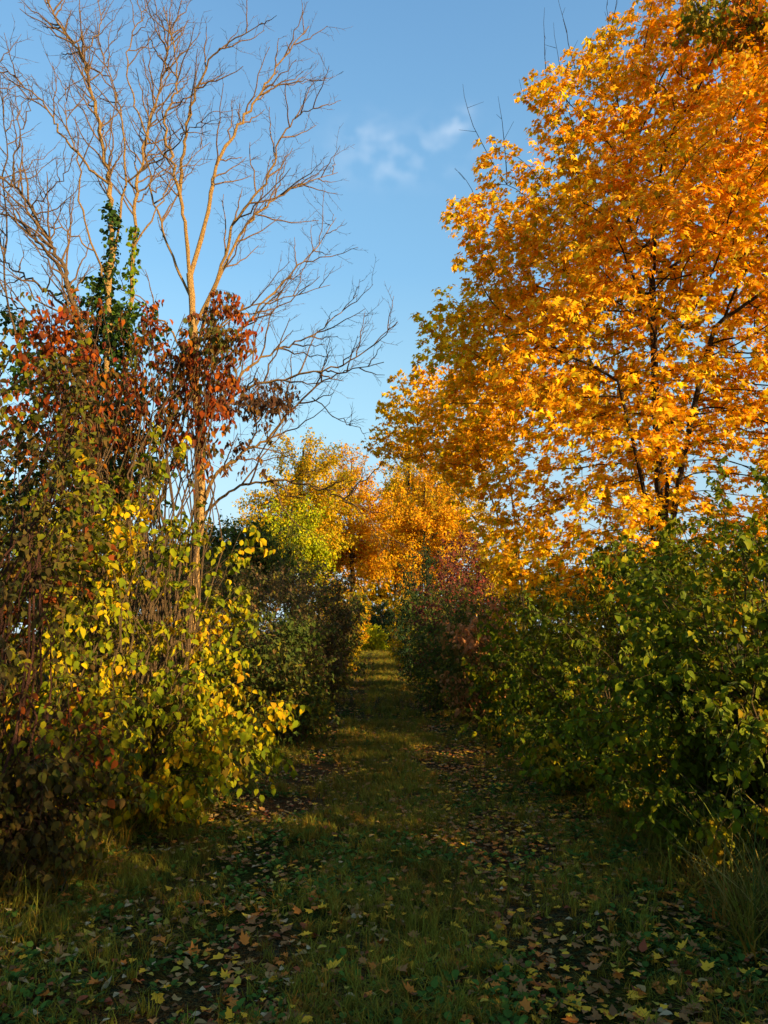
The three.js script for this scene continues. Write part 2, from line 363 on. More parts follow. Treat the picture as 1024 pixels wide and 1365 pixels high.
// ------------------------------------------------------------------ maples, grown into their crown
function maple(s) {
  const r = rngOf(s.seed), base = s.base.clone(), g = thing(s.name, s.label, 'tree', base, s.group);
  const A = [];
  while (A.length < s.points) {
    const h = lerp(s.prof[0][0], s.prof[s.prof.length - 1][0], r());
    let k = 0; while (k < s.prof.length - 2 && h > s.prof[k + 1][0]) k++;
    const f = (h - s.prof[k][0]) / (s.prof[k + 1][0] - s.prof[k][0]), R = lerp(s.prof[k][1], s.prof[k + 1][1], f);
    if (r() > (R / s.maxR) ** 1.4) continue;
    const a = r() * 2 * Math.PI; if (s.thin && s.thin(h, a) > r()) continue;
    const rr = R * Math.pow(r(), 0.36) * (0.84 + 0.55 * noise.noise(Math.cos(a) * 1.6 + s.seed, h * 0.55, Math.sin(a) * 1.6));
    const ax = s.axis(h);
    A.push({ p: V(ax.x + Math.cos(a) * rr, h, ax.z + Math.sin(a) * rr * 0.88), best: -1, d: 1e9 });
  }
  const nodes = [], add = (p, parent, fixed) => { const n = { p, parent, kids: [], r: 0 }; nodes.push(n); if (parent >= 0) nodes[parent].kids.push(nodes.length - 1); return nodes.length - 1; };
  // short bole, then several upright stems
  let root = add(V(0, 0, 0), -1); let cur = root;
  for (let k = 1; k <= 4; k++) cur = add(V(0.02 * k, s.bole * k / 4, 0), cur);
  for (const [dx, dz, hh] of s.leaders) { let c = cur; const n = Math.ceil(hh / 0.25); for (let k = 1; k <= n; k++) { const t = k / n; c = add(V(0.08 + dx * t * (0.6 + 0.4 * t), s.bole + hh * t, dz * t * (0.6 + 0.4 * t)), c); } }
  const step = 0.2, kill = 0.26, infl = 2.6;
  let from = 0, live = A;
  for (let it = 0; it < 160 && live.length; it++) {
    for (const a of live) for (let n = from; n < nodes.length; n++) { const d = a.p.distanceToSquared(nodes[n].p); if (d < a.d) { a.d = d; a.best = n; } }
    from = nodes.length;
    live = live.filter((a) => a.d > kill * kill);
    const pull = new Map();
    for (const a of live) if (a.d < infl * infl) { const v = a.p.clone().sub(nodes[a.best].p).normalize(); if (pull.has(a.best)) pull.get(a.best).add(v); else pull.set(a.best, v); }
    if (!pull.size) break;
    for (const [n, v] of pull) {
      const par = nodes[n], pd = par.parent >= 0 ? par.p.clone().sub(nodes[par.parent].p).normalize() : UP.clone();
      v.normalize().addScaledVector(pd, 0.45).addScaledVector(randDir(r), 0.18).normalize();
      const q = par.p.clone().addScaledVector(v, step);
      if (par.kids.some((c) => nodes[c].p.distanceTo(q) < 0.06)) continue;
      add(q, n);
    }
  }
  for (let n = nodes.length - 1; n >= 0; n--) { const o = nodes[n]; if (!o.kids.length) o.r = 0.0042; else o.r = Math.pow(o.kids.reduce((q, c) => q + nodes[c].r ** 2.35, 0), 1 / 2.35); }
  const twigs = new Tubes(), leaves = new Leaves('maple'), starts = [[0, -1]]; let first = true;
  while (starts.length) {
    const [n0, par] = starts.pop(), pts = [], rad = []; let n = n0;
    if (par >= 0) { pts.push(nodes[par].p); rad.push(Math.min(nodes[par].r, nodes[n0].r * 1.15)); }
    for (;;) {
      pts.push(nodes[n].p); rad.push(nodes[n].r);
      const kids = nodes[n].kids; if (!kids.length) break;
      let bst = kids[0]; for (const c of kids) if (nodes[c].r > nodes[bst].r) bst = c;
      for (const c of kids) if (c !== bst) starts.push([c, n]);
      n = bst;
    }
    if (pts.length < 2) continue;
    if (rad[0] > s.limbR) { const t = new Tubes(); t.add(pts, rad, 8); addMesh(first ? 'trunk' : 'limb', t.geometry(), s.bark, g); first = false; }
    else twigs.add(pts, rad, rad[0] > 0.012 ? 5 : 3);
  }
  // sprays of leaves on the thin wood: one spray shape, turned and tinted at every shoot
  const sp = { p: [], n: [], c: [], i: [] };
  for (let k = 0; k < 9; k++) {
    const az = (r() - 0.5) * 4.2, dn = -0.15 - 0.75 * r(), o = V(0.02 + 0.15 * r() * (k / 8 + 0.3), 0.05 * (r() - 0.5), (r() - 0.5) * 0.07), d = V(Math.cos(az), dn, Math.sin(az)).normalize();
    const n = V(0.35 * Math.cos(az), 0.8, 0.35 * Math.sin(az)).addScaledVector(randDir(r), 0.7); n.addScaledVector(d, -n.dot(d)).normalize();
    const X = d.clone().cross(n), z = s.leafSize * (0.55 + 0.7 * r()), t = T.mapleLow[k % 5], C = pick(s.palette, r()).c, v = 0.9 + 0.2 * r(), at = sp.p.length / 3;
    o.addScaledVector(d, 0.03);
    for (let q = 0; q < t.pos.length; q += 3) {
      const w = o.clone().addScaledVector(X, t.pos[q] * z).addScaledVector(d, t.pos[q + 1] * z).addScaledVector(n, t.pos[q + 2] * z), m = X.clone().multiplyScalar(t.nor[q]).addScaledVector(d, t.nor[q + 1]).addScaledVector(n, t.nor[q + 2]);
      sp.p.push(w.x, w.y, w.z); sp.n.push(m.x, m.y, m.z); sp.c.push(C.r * v * t.tint[q], C.g * v * t.tint[q + 1], C.b * v * t.tint[q + 2]);
    }
    for (const q of t.idx) sp.i.push(at + q);
  }
  const sg = new THREE.BufferGeometry(); sg.setAttribute('position', new THREE.Float32BufferAttribute(sp.p, 3)); sg.setAttribute('normal', new THREE.Float32BufferAttribute(sp.n, 3)); sg.setAttribute('color', new THREE.Float32BufferAttribute(sp.c, 3)); sg.setIndex(sp.i);
  const mats = [], tints = [], shoots = nodes.filter((o) => o.r < 0.0125);
  for (const o of shoots) {
    const ax = s.axis(o.p.y), a0 = Math.atan2(-(o.p.z - ax.z), o.p.x - ax.x), core = s.thin && Math.hypot(o.p.x - ax.x, o.p.z - ax.z) < 1.7 && o.p.y < 7 ? 0.3 : 1, n = Math.floor(core * s.sprays * (o.kids.length ? 0.85 : 1.6) * (0.4 + 1.2 * r()) + r());
    for (let k = 0; k < n; k++) {
      const p = o.p.clone().addScaledVector(randDir(r), 0.27 * Math.cbrt(r())), patch = noise.noise(o.p.x * 0.8 + s.seed, o.p.y * 0.8, o.p.z * 0.8) + 0.5 * noise.noise(p.x * 3, p.y * 3, p.z * 3), v = 0.9 + 0.2 * r();
      mats.push(new THREE.Matrix4().compose(p, new THREE.Quaternion().setFromEuler(new THREE.Euler((r() - 0.5) * 0.9, a0 + (r() - 0.5) * 3.2, (r() - 0.5) * 0.9, 'YXZ')), V(1, 1, r() < 0.5 ? 1 : -1).multiplyScalar(0.75 + 0.45 * r())));
      tints.push([v * (1 - 0.05 * patch), v * (1.04 + 0.22 * patch), v]);   // random patches of yellower and redder leaves, alike all over the crown
    }
  }
  const im = new THREE.InstancedMesh(sg, leafMat, mats.length), tc = new THREE.Color(); im.name = 'foliage'; im.castShadow = im.receiveShadow = true; im.userData.kind = 'stuff';
  mats.forEach((m, k) => { im.setMatrixAt(k, m); im.setColorAt(k, tc.setRGB(...tints[k])); }); g.add(im);
  // leaves that show one by one, on the shoots turned to the path
  const front = shoots.map((o) => [o, project(o.p.clone().add(base))]).filter(([, q]) => q[0] > 20 && q[0] < 1004 && q[1] > 20 && q[1] < 740).sort((a, b) => a[1][2] - b[1][2]).slice(0, s.singles);
  for (const [o] of front) { const d = randDir(r); d.z = Math.abs(d.z) + 0.3; d.normalize(); leafAt(leaves, r, o.p.clone().addScaledVector(d, 0.1), d, 0.4, s.leafSize * 1.1, s.palette, s.seed); }
  // bare whips standing out of the top
  for (const [a, b, c] of s.whips ?? []) { const want = a.clone().sub(base); let near0 = nodes[0]; for (const o of nodes) if (o.p.distanceToSquared(want) < near0.p.distanceToSquared(want)) near0 = o;
    const p0 = near0.p.clone(), p1 = c.clone().sub(base); twigs.add(curve(p0, b.clone().sub(base), p1, 6, 0.03, r), (q) => 0.009 * (1 - 0.75 * q), 4);
    for (let k = 0; k < 3; k++) { const q = along(curve(p0, b.clone().sub(base), p1, 6, 0, r), 0.2 + 0.25 * k); twigs.add([q, q.clone().addScaledVector(randDir(r).add(UP).normalize(), 0.15 + 0.15 * r())], [0.004, 0.002], 3); } }
  addMesh('twigs', twigs.geometry(), s.bark, g, 'stuff');
  leaves.build(g, s.singles);
  console.log(s.name, nodes.length, 'nodes', mats.length * 9, 'leaves');
  return g;
}
{
  const b = onGround(3.9, -10.6);
  maple({
    name: 'maple_tree', label: 'large maple in full orange autumn leaf with dark upright limbs', base: b, seed: 5, points: 4600, maxR: 4.2, bole: 1.9, limbR: 0.02, sprays: 4.5, leafSize: 0.07, palette: PAL.maple, bark: M.darkBark, singles: 300,
    axis: (h) => V(0.1 + 0.13 * (h - 2), 0, 0),
    thin: (h, a) => 0.62 * Math.exp(-(((h - 4.6) / 1.5) ** 2)) * sstep(Math.sin(a), 0.35, 0.85),     // fewer boughs low down on the path side, where the limbs show
    prof: [[1.6, 1.2], [2.2, 2.2], [3, 2.9], [4.2, 3.6], [5.9, 4.2], [7.4, 4.0], [8.4, 3.6], [9.3, 2.9], [10, 2.3], [11.2, 1.5], [12.4, 0.4]],
    leaders: [[-0.55, 0.2, 3.2], [0.2, -0.2, 5], [0.9, 0.25, 4], [-0.1, 0.5, 3.6], [0.6, -0.7, 3]],
    whips: [[P(625, 200, 10.5), P(618, 160, 10.5), P(617, 112, 10.5)], [P(668, 220, 10.2), P(672, 175, 10.2), P(664, 128, 10.2)], [P(735, 140, 10), P(724, 70, 10), P(726, 10, 10)], [P(742, 150, 10.4), P(740, 80, 10.4), P(738, 30, 10.4)], [P(775, 90, 10), P(755, 40, 10), P(742, -10, 10)], [P(860, 70, 10), P(868, 20, 10), P(870, -30, 10)], [P(890, 110, 9.6), P(905, 40, 9.6), P(915, -40, 9.6)], [P(650, 300, 10), P(630, 240, 10), P(606, 225, 10)], [P(700, 190, 10.8), P(695, 150, 10.8), P(692, 105, 10.8)], [P(800, 70, 10.4), P(806, 30, 10.4), P(812, -20, 10.4)], [P(830, 60, 10.1), P(822, 10, 10.1), P(828, -40, 10.1)]],
  });
  const b2 = onGround(3.4, -18.5);
  maple({
    name: 'maple_tree', label: 'smaller golden maple reaching over the path beyond the large orange one', base: b2, seed: 8, points: 850, maxR: 3.6, bole: 1.8, limbR: 0.025, sprays: 3.2, leafSize: 0.095, palette: PAL.mapleFar, bark: M.darkBark, singles: 0,
    axis: (h) => V(-1.7, 0, 0.3),
    prof: [[5.3, 0.6], [5.9, 1.7], [6.6, 2.3], [7.2, 2.0], [7.8, 1.2], [8.3, 0.4]],
    leaders: [[-1.0, 0.2, 3.6], [-0.3, -0.2, 4], [-1.6, 0.25, 3]],
  });
}
console.log('maples done');

// ------------------------------------------------------------------ bare trees, limbs laid along their real courses
function bareTree(s) {
  const r = rngOf(s.seed), base = s.base.clone(), g = thing(s.name, s.label, 'tree', base, s.group), twigs = new Tubes();
  const sub = (pts, r0, level) => {                                 // side branches along a limb
    const len = pts.reduce((a, p, k) => k ? a + p.distanceTo(pts[k - 1]) : 0, 0);
    const n = Math.max(2, Math.round(len / [0.31, 0.2, 0.105][level]));
    for (let k = 0; k < n; k++) {
      const t = (level ? 0.12 : s.t0 ?? 0.22) + (level ? 0.88 : 1 - (s.t0 ?? 0.22)) * (k + r()) / n, p = along(pts, t), q = along(pts, Math.min(t + 0.08, 1)), d = q.sub(p).normalize();
      if (d.lengthSq() < 0.5) continue;
      const sd = randDir(r); sd.addScaledVector(d, -sd.dot(d)).normalize();
      const ang = 0.5 + 0.5 * r(), dir = d.clone().multiplyScalar(Math.cos(ang)).addScaledVector(sd, Math.sin(ang)).addScaledVector(UP, level ? 0.05 : 0.12).normalize();
      const ll = level === 0 ? Math.min(1.7, (0.35 + 1.0 * r()) * (1.15 - 0.75 * t) * Math.min(1, len / 3) + 0.15) : level === 1 ? (0.16 + 0.34 * r()) * Math.min(1, len / 0.9 + 0.2) : 0.04 + 0.1 * r();
      const e = p.clone().addScaledVector(dir, ll).addScaledVector(UP, (0.12 - 0.06 * level) * ll), c = p.clone().addScaledVector(dir, ll * 0.5).addScaledVector(sd, ll * 0.06);
      const n2 = level === 0 ? 7 : level === 1 ? 3 : 1, bp = level === 2 ? [p, e] : curve(p, c, e, n2, ll * 0.09, r), br = level === 0 ? Math.min(r0 * (1 - 0.7 * t) * 0.45, 0.012) + 0.002 : level === 1 ? 0.0032 : 0.0022;
      twigs.add(bp, (u) => br * (1 - 0.7 * u) + 0.0008, level === 0 ? 5 : 3);
      if (level < 2) sub(bp, br, level + 1);
    }
  };
  for (const [pts, r0, r1, name, ivy] of s.limbs) {
    const rad = [r0 * 0.64, r1 * 0.85], cp = new THREE.CatmullRomCurve3(pts.map((p) => p.clone().sub(base)), false, 'centripetal').getPoints(pts.length * 5);
    cp.forEach((p, k) => { const q = k / cp.length; if (k) p.add(randDir(r).multiplyScalar(0.042 * Math.sin(q * Math.PI))); });
    const t = new Tubes(); t.add(cp, (q) => lerp(rad[0], rad[1], q) * (1 + 0.07 * Math.sin(q * 40 + r0 * 90) + 0.06 * Math.sin(q * 97)), 9); addMesh(name ?? 'limb', t.geometry(), s.bark, g);
    if (!s.noSub?.has(name)) sub(cp, r0, 0);
  }
  addMesh('twigs', twigs.geometry(), s.twigMat, g, 'stuff');
  if (s.extra) s.extra(g, r, base);
  return g;
}
const line = (d0, d1, ...xy) => xy.map(([x, y], k) => P(x, y, lerp(d0, d1, k / (xy.length - 1))));
// ivy leaves wrapped round a stem
function ivyOn(g, r, base, pts, n, rad, palette, name) {
  const lv = new Leaves('round'), cp = pts.map((p) => p.clone().sub(base));
  for (let k = 0; k < n; k++) { const p = along(cp, r()), d = randDir(r); d.y *= 0.3; d.normalize(); p.addScaledVector(d, rad * (0.5 + r())); leafAt(lv, r, p, d, 0.55, 0.075, palette, 3); }
  lv.build(g, 0, name);
}
{
  const D = 11.2, b = foot(252, D); const base = V(b.x, b.y, -D);
  const up = V(base.x, base.y, base.z);
  bareTree({
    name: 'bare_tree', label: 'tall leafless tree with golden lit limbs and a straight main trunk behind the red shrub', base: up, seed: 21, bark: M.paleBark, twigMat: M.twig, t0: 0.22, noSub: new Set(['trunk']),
    limbs: [
      [[up, ...line(D, D, [258, 780], [266, 640], [266, 560], [259, 460], [253, 365])], 0.14, 0.06, 'trunk'],
      [line(D, D - 0.6, [253, 370], [247, 300], [236, 240], [226, 200], [222, 150], [236, 118], [231, 60], [218, 10]), 0.05, 0.008],
      [line(D, D + 0.8, [253, 372], [280, 270], [290, 220], [320, 165], [350, 120], [380, 75], [412, 35]), 0.06, 0.008],
      [line(D + 0.5, D + 0.3, [345, 128], [385, 108], [435, 107]), 0.022, 0.005],
      [line(D, D - 1.2, [240, 258], [244, 205], [252, 150], [272, 95], [300, 62], [350, 30]), 0.045, 0.007],
      [line(D, D + 1.2, [262, 470], [285, 385], [325, 305], [360, 270], [400, 245], [450, 230]), 0.05, 0.006],
      [line(D, D - 1, [258, 440], [292, 366], [312, 300], [350, 250], [372, 195], [395, 155], [430, 142]), 0.045, 0.006],
      [line(D, D + 0.5, [263, 562], [293, 536], [333, 489], [386, 460], [432, 436], [476, 393]), 0.045, 0.006],
      [line(D, D - 1.4, [264, 570], [276, 549], [343, 513], [412, 496], [466, 483], [530, 430]), 0.042, 0.006],
      [line(D, D - 0.3, [266, 690], [286, 635], [323, 606], [359, 582], [399, 533], [452, 499], [512, 483]), 0.05, 0.007],
      [line(D, D - 1.8, [268, 690], [306, 655], [346, 644], [406, 645], [452, 662], [482, 682], [545, 735]), 0.035, 0.006],
      [line(D - 0.2, D - 0.6, [416, 530], [459, 562], [482, 571]), 0.014, 0.004],
      [line(D, D + 1.4, [262, 500], [320, 440], [380, 372], [420, 330], [448, 290]), 0.035, 0.006],
      [line(D, D - 0.4, [262, 480], [310, 420], [370, 400], [440, 380]), 0.03, 0.005],
      [line(D, D + 0.9, [256, 400], [225, 330], [205, 260], [196, 190], [215, 120], [240, 60]), 0.035, 0.006],
      [line(D, D - 0.5, [262, 500], [225, 440], [190, 400], [160, 385]), 0.03, 0.006],
    ],
    extra: (g, r, base) => {                                        // a tangle of withered leaves left hanging on the middle boughs
      const lv = new Leaves('narrow'), tw = new Tubes(), wp = pal(['#5c4030', '#4a382a', '#6c4a30', '#7a5c34']);
      for (let k = 0; k < 170; k++) {
        const c = [[345, 522, 48, 17], [310, 530, 40, 20], [365, 535, 28, 12], [330, 590, 36, 36]][Math.floor(r() * 3.6)];
        const p = P(c[0] + (r() - 0.5) * 2 * c[2], c[1] + (r() - 0.5) * 2 * c[3], D - 0.3 + (r() - 0.5) * 1.4).sub(base), d = randDir(r), e = p.clone().addScaledVector(d, 0.16).addScaledVector(UP, -0.08);
        tw.add(curve(p.clone().addScaledVector(UP, 0.12).addScaledVector(d, -0.2), p, e, 3, 0.02, r), (q) => 0.004 * (1 - 0.6 * q), 3);
        for (let m = 0; m < 7; m++) leafAt(lv, r, p.clone().lerp(e, m / 7).addScaledVector(randDir(r), 0.03), d, 0.85, 0.085, wp, 2);
      }
      addMesh('withered_twigs', tw.geometry(), M.twig, g, 'stuff'); lv.build(g, 0, 'withered_leaves');
    },
  });
  const D2 = 10.4, b2 = foot(140, D2);
  const t1 = [b2, ...line(D2, D2, [146, 800], [142, 600], [147, 380], [150, 300], [145, 245], [135, 175], [118, 110], [108, 72], [85, 42], [60, -5])];
  const t2 = [b2.clone().add(V(0.25, 0, 0.1)), ...line(D2, D2 + 0.6, [166, 760], [168, 560], [175, 370], [182, 260], [190, 210], [210, 130], [225, 70], [232, 30])];
  bareTree({
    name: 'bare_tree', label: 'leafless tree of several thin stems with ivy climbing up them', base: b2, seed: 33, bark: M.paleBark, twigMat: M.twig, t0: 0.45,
    limbs: [
      [t1, 0.085, 0.012, 'trunk'], [t2, 0.065, 0.008, 'trunk'],
      [line(D2, D2, [108, 72], [130, 45], [131, -5]), 0.02, 0.006],
      [line(D2, D2 - 0.8, [145, 245], [115, 220], [80, 175], [55, 135], [12, 97], [-20, 70]), 0.032, 0.006],
      [line(D2 + 0.3, D2 + 0.2, [200, 190], [180, 140], [170, 75], [190, 20], [206, -10]), 0.024, 0.006],
      [line(D2, D2 + 0.7, [150, 360], [168, 220], [160, 150], [140, 85], [128, 45]), 0.03, 0.006],
      [line(D2, D2 - 0.9, [170, 242], [220, 205], [250, 175], [285, 148]), 0.022, 0.005],
      [line(D2, D2 - 0.5, [147, 380], [110, 290], [105, 210], [90, 160], [88, 110]), 0.026, 0.005],
      [line(D2, D2 + 0.4, [178, 330], [215, 270], [232, 235], [280, 190]), 0.022, 0.005],
      [line(D2, D2 - 0.6, [148, 400], [120, 330], [70, 300], [30, 270]), 0.025, 0.005],
    ],
    extra: (g, r, base) => { ivyOn(g, r, base, line(D2, D2, [142, 560], [147, 380], [150, 300], [147, 272]), 420, 0.085, PAL.ivy, 'ivy'); ivyOn(g, r, base, line(D2, D2 + 0.2, [168, 520], [175, 370], [180, 300]), 260, 0.065, pal(['#5e7420', '#74821f', '#48601e']), 'ivy'); },
  });
  const D3 = 9.3, b3 = foot(118, D3);
  bareTree({
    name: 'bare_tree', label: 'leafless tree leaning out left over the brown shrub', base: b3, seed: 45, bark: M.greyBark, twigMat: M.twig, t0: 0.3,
    limbs: [
      [[b3, ...line(D3, D3 - 0.3, [116, 700], [109, 479], [97, 397], [80, 348], [60, 315], [20, 250], [-20, 225])], 0.075, 0.012, 'trunk'],
      [line(D3, D3, [90, 375], [62, 335], [30, 300], [-20, 275]), 0.04, 0.01],
      [line(D3 - 0.2, D3 - 0.4, [20, 250], [19, 205], [38, 150], [44, 110]), 0.02, 0.005],
      [line(D3, D3 - 0.6, [70, 328], [40, 283], [75, 250], [100, 205]), 0.02, 0.005],
      [line(D3, D3 + 0.4, [100, 420], [60, 385], [20, 360], [-20, 330]), 0.03, 0.008],
      [line(D3, D3 + 0.4, [107, 470], [60, 440], [10, 395], [-20, 380]), 0.025, 0.008],
      [line(D3, D3, [40, 520], [10, 380], [6, 200], [-4, 60]), 0.025, 0.006],
    ],
  });
}
console.log('bare trees done');

// ------------------------------------------------------------------ shrubs close by, left side
const near = { lat: { n: 9, len: 0.42, r: 0.0032, t0: 0.3, up: 0.2, sag: 0.25 }, twigBark: M.stem, bark: M.stem };
plant({ ...near, name: 'dogwood_shrub', label: 'sunlit yellow green dogwood with hanging oval leaves at the path edge', category: 'shrub', seed: 101, base: onGround(-2.55, -6.9), stems: 135, stemR: 0.014, stemParts: 60, spread: 0.7,
  env: [E(215, 770, 6.9, 1.0, 1.15, 1.0, 3), E(215, 980, 6.4, 0.75, 0.6, 0.9, 1.8), E(140, 900, 6.5, 0.7, 1.1, 0.9, 1.5), E(190, 650, 7.1, 0.75, 0.7, 0.7, 1.3), E(300, 950, 7.2, 0.6, 0.5, 0.8, 1.5), E(300, 800, 7.6, 0.5, 0.8, 0.7, 1), E(240, 1040, 6.3, 0.45, 0.35, 0.5, 0.8)],
  leaf: { kind: 'ovate', size: 0.072, per: 11, hang: 0.62, palette: PAL.dogwood, singles: 300, gap: 0.1 } });
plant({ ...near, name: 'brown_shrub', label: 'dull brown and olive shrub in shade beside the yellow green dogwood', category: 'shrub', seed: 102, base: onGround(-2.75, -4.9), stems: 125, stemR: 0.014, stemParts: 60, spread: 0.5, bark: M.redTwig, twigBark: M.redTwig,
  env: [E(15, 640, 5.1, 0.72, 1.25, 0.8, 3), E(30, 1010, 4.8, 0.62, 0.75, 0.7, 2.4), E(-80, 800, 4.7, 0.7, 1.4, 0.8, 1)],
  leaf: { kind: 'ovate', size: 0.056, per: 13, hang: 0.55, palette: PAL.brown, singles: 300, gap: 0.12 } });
plant({ ...near, name: 'dogwood_shrub', label: 'tall dogwood with drooping rust red leaves round the bare trunk', category: 'shrub', seed: 103, base: onGround(-3.0, -9.0), stems: 95, stemR: 0.014, stemParts: 40, spread: 0.9, bark: M.greyBark, twigBark: M.redTwig,
  env: [E(250, 425, 9.0, 0.75, 0.4, 0.8, 2), E(120, 440, 8.6, 0.9, 0.6, 0.8, 2.2), E(70, 510, 8.4, 0.8, 0.8, 0.7, 1.8), E(170, 510, 8.8, 0.9, 0.5, 0.8, 1), E(300, 405, 9.2, 0.3, 0.22, 0.4, 0.5), E(255, 480, 9.3, 0.5, 0.4, 0.6, 0.8)],
  leaf: { kind: 'narrow', size: 0.09, per: 8, hang: 0.8, palette: PAL.red, singles: 200, gap: 0.3 }, lat: { ...near.lat, t0: 0.55, n: 11 } });
{
  const b = onGround(-3.95, -10.6);
  plant({ ...near, name: 'ivy_clad_tree', label: 'dark green ivy covered trunk behind the red leaved dogwood', category: 'tree', seed: 105, base: b, trunk: { pts: [b, P(120, 700, 10.6), P(125, 540, 10.6), P(128, 430, 10.6)], r: 0.14, from: 0.1 }, stems: 130, stemR: 0.012, stemParts: 20, bark: M.darkBark, twigBark: M.darkBark, shell: 0.4,
    env: [E(130, 400, 10.6, 0.5, 0.6, 0.5, 1.3), E(150, 500, 10.6, 0.65, 0.8, 0.6, 2), E(140, 620, 10.5, 0.8, 0.9, 0.7, 2.2), E(15, 450, 10.4, 0.35, 0.7, 0.5, 1.1), E(205, 600, 10.4, 0.8, 1.0, 0.6, 1.8), E(170, 440, 10.4, 0.5, 0.5, 0.5, 1), E(40, 640, 10.2, 0.9, 1.0, 0.6, 1.6)],
    leaf: { kind: 'round', size: 0.08, per: 7, hang: 0.5, palette: PAL.ivy, scatter: 0.05 }, lat: { ...near.lat, t0: 0.3, n: 9, len: 0.3 } });
}
console.log('left shrubs done');

// ------------------------------------------------------------------ shrubs close by, right side
plant({ ...near, name: 'hazel_shrub', label: 'broad green hazel standing over the tall dry grass', category: 'shrub', seed: 111, base: onGround(3.0, -5.4), stems: 190, stemR: 0.014, stemParts: 60, spread: 0.6,
  env: [E(985, 800, 5.4, 0.95, 1.0, 1.0, 3), E(900, 930, 5.6, 0.75, 0.8, 0.9, 2), E(1000, 1030, 5.2, 0.7, 0.75, 0.8, 1.8), E(890, 1090, 5.4, 0.5, 0.4, 0.7, 1), E(1090, 820, 5.2, 0.9, 1.3, 0.9, 2), E(1010, 690, 5.8, 0.7, 0.45, 0.7, 1)],
  leaf: { kind: 'ovate', size: 0.06, per: 15, hang: 0.5, palette: PAL.hazel, singles: 300, gap: 0.1 } });
plant({ ...near, name: 'hazel_shrub', label: 'rounded green hazel below the orange maple', category: 'shrub', seed: 112, base: onGround(2.75, -8.0), stems: 190, stemR: 0.014, stemParts: 50, spread: 0.55,
  env: [E(800, 880, 8.0, 1.15, 0.85, 1.1, 3), E(770, 1000, 7.6, 0.8, 0.6, 0.9, 1.8), E(800, 1060, 7.0, 0.7, 0.35, 0.8, 1.2), E(880, 800, 8.2, 1.0, 0.9, 1.0, 2)],
  leaf: { kind: 'ovate', size: 0.06, per: 15, hang: 0.5, palette: PAL.hazel, singles: 300, gap: 0.08 } });
plant({ ...near, name: 'hazel_shrub', label: 'low green hazel between the pink leaved shrub and the rounded hazel', category: 'shrub', seed: 113, base: onGround(2.55, -11.6), stems: 110, stemR: 0.014, stemParts: 30, spread: 0.5,
  env: [E(705, 880, 11.5, 1.0, 0.85, 1.2, 3), E(690, 960, 11.2, 0.8, 0.45, 0.9, 1), E(780, 800, 12, 1.2, 1.0, 1.2, 2)],
  leaf: { kind: 'ovate', size: 0.09, per: 8, hang: 0.5, palette: PAL.hazel, gap: 0.08 } });
plant({ ...near, name: 'red_leaved_shrub', label: 'shrub with pinkish orange leaf tips among the dark right hedge', category: 'shrub', seed: 114, base: onGround(2.1, -13.6), stems: 70, stemR: 0.013, stemParts: 20, spread: 0.4, far: true,
  env: [E(640, 840, 13.6, 0.75, 0.5, 0.8, 2), E(640, 900, 13.6, 0.7, 0.7, 0.9, 1.5)],
  leaf: { kind: 'ovate', size: 0.085, per: 8, hang: 0.6, palette: PAL.pink }, lat: { ...near.lat, n: 9 } });
// shrubs beside the photographer that keep the sun off the path
for (const [x, z, h, w, label] of [[3.3, -1.7, 3.0, 0.95, 'green hazel beside the near end of the path, past the tall dry grass'], [3.7, 0.5, 5.4, 1.5, 'tall green hazel at the near end of the right hedge, last but one'], [3.9, 3.2, 3.2, 1.5, 'green hazel closing the near end of the right hedge']])
  plant({ ...near, name: 'hazel_shrub', label, category: 'shrub', seed: 120 + Math.round(z * 3 + 20), base: onGround(x, z), stems: 125, stemR: 0.015, stemParts: 10, spread: 0.5, far: true,
    env: [[V(x, h * 0.6, z), V(w, h * 0.42, w), 3], [V(x, h * 0.25, z), V(w, h * 0.28, w), 2]], leaf: { kind: 'tiny', size: 0.11, per: 9, hang: 0.5, palette: PAL.hazel } });
plant({ ...near, name: 'nettle_bank', label: 'chest high bank of weeds between two hazels at the path edge', category: 'shrub', seed: 131, base: onGround(2.9, -3.2), stems: 200, stemR: 0.008, stemParts: 4, spread: 0.6, far: true,
  env: [[V(2.95, 1.15, -2.95), V(0.75, 0.55, 1.0), 1.2], [V(2.95, 0.5, -3.1), V(0.75, 0.5, 1.1), 1]], leaf: { kind: 'tiny', size: 0.08, per: 9, hang: 0.4, palette: PAL.hazel }, lat: { ...near.lat, len: 0.25 } });
console.log('right shrubs done');

// ------------------------------------------------------------------ the hedges farther along, and the trees beyond
const hedge = (seed, name, label, px, d, halfW, h, palette, o = {}) => {
  const q = foot(px, d), k = o.size ?? 0.07 + d * 0.0016;
  return plant({ name, label, category: o.cat ?? 'shrub', seed, base: q, stems: o.stems ?? 80, stemR: 0.014, stemParts: 0, spread: 0.5, far: d > 28 ? 2 : 1, bark: o.bark ?? M.greyBark, twigBark: o.twig ?? M.greyBark,
    env: [[V(q.x, h * 0.62, q.z), V(halfW, h * 0.4, o.depth ?? 1.6), 3], [V(q.x, h * 0.28, q.z), V(halfW * 0.95, h * 0.3, o.depth ?? 1.6), 2.2]],
    leaf: { kind: 'tiny', size: k, per: o.per ?? 9, hang: 0.5, palette, gap: o.gap ?? 0, scatter: 0.06 }, lat: { n: o.n ?? 11, len: 0.5, r: 0.0035, t0: 0.25, up: 0.35, sag: 0.1 } });
};
hedge(201, 'hedge_shrub', 'brown topped dark shrub next behind the yellow green dogwood', 352, 12.8, 1.25, 2.95, PAL.hedgeBrown, { n: 14, stems: 110, size: 0.07 });
hedge(202, 'hedge_shrub', 'low dark green shrub at the foot of the brown topped shrub', 372, 11.4, 0.85, 1.9, PAL.hedge, { n: 12, stems: 90, size: 0.08 });
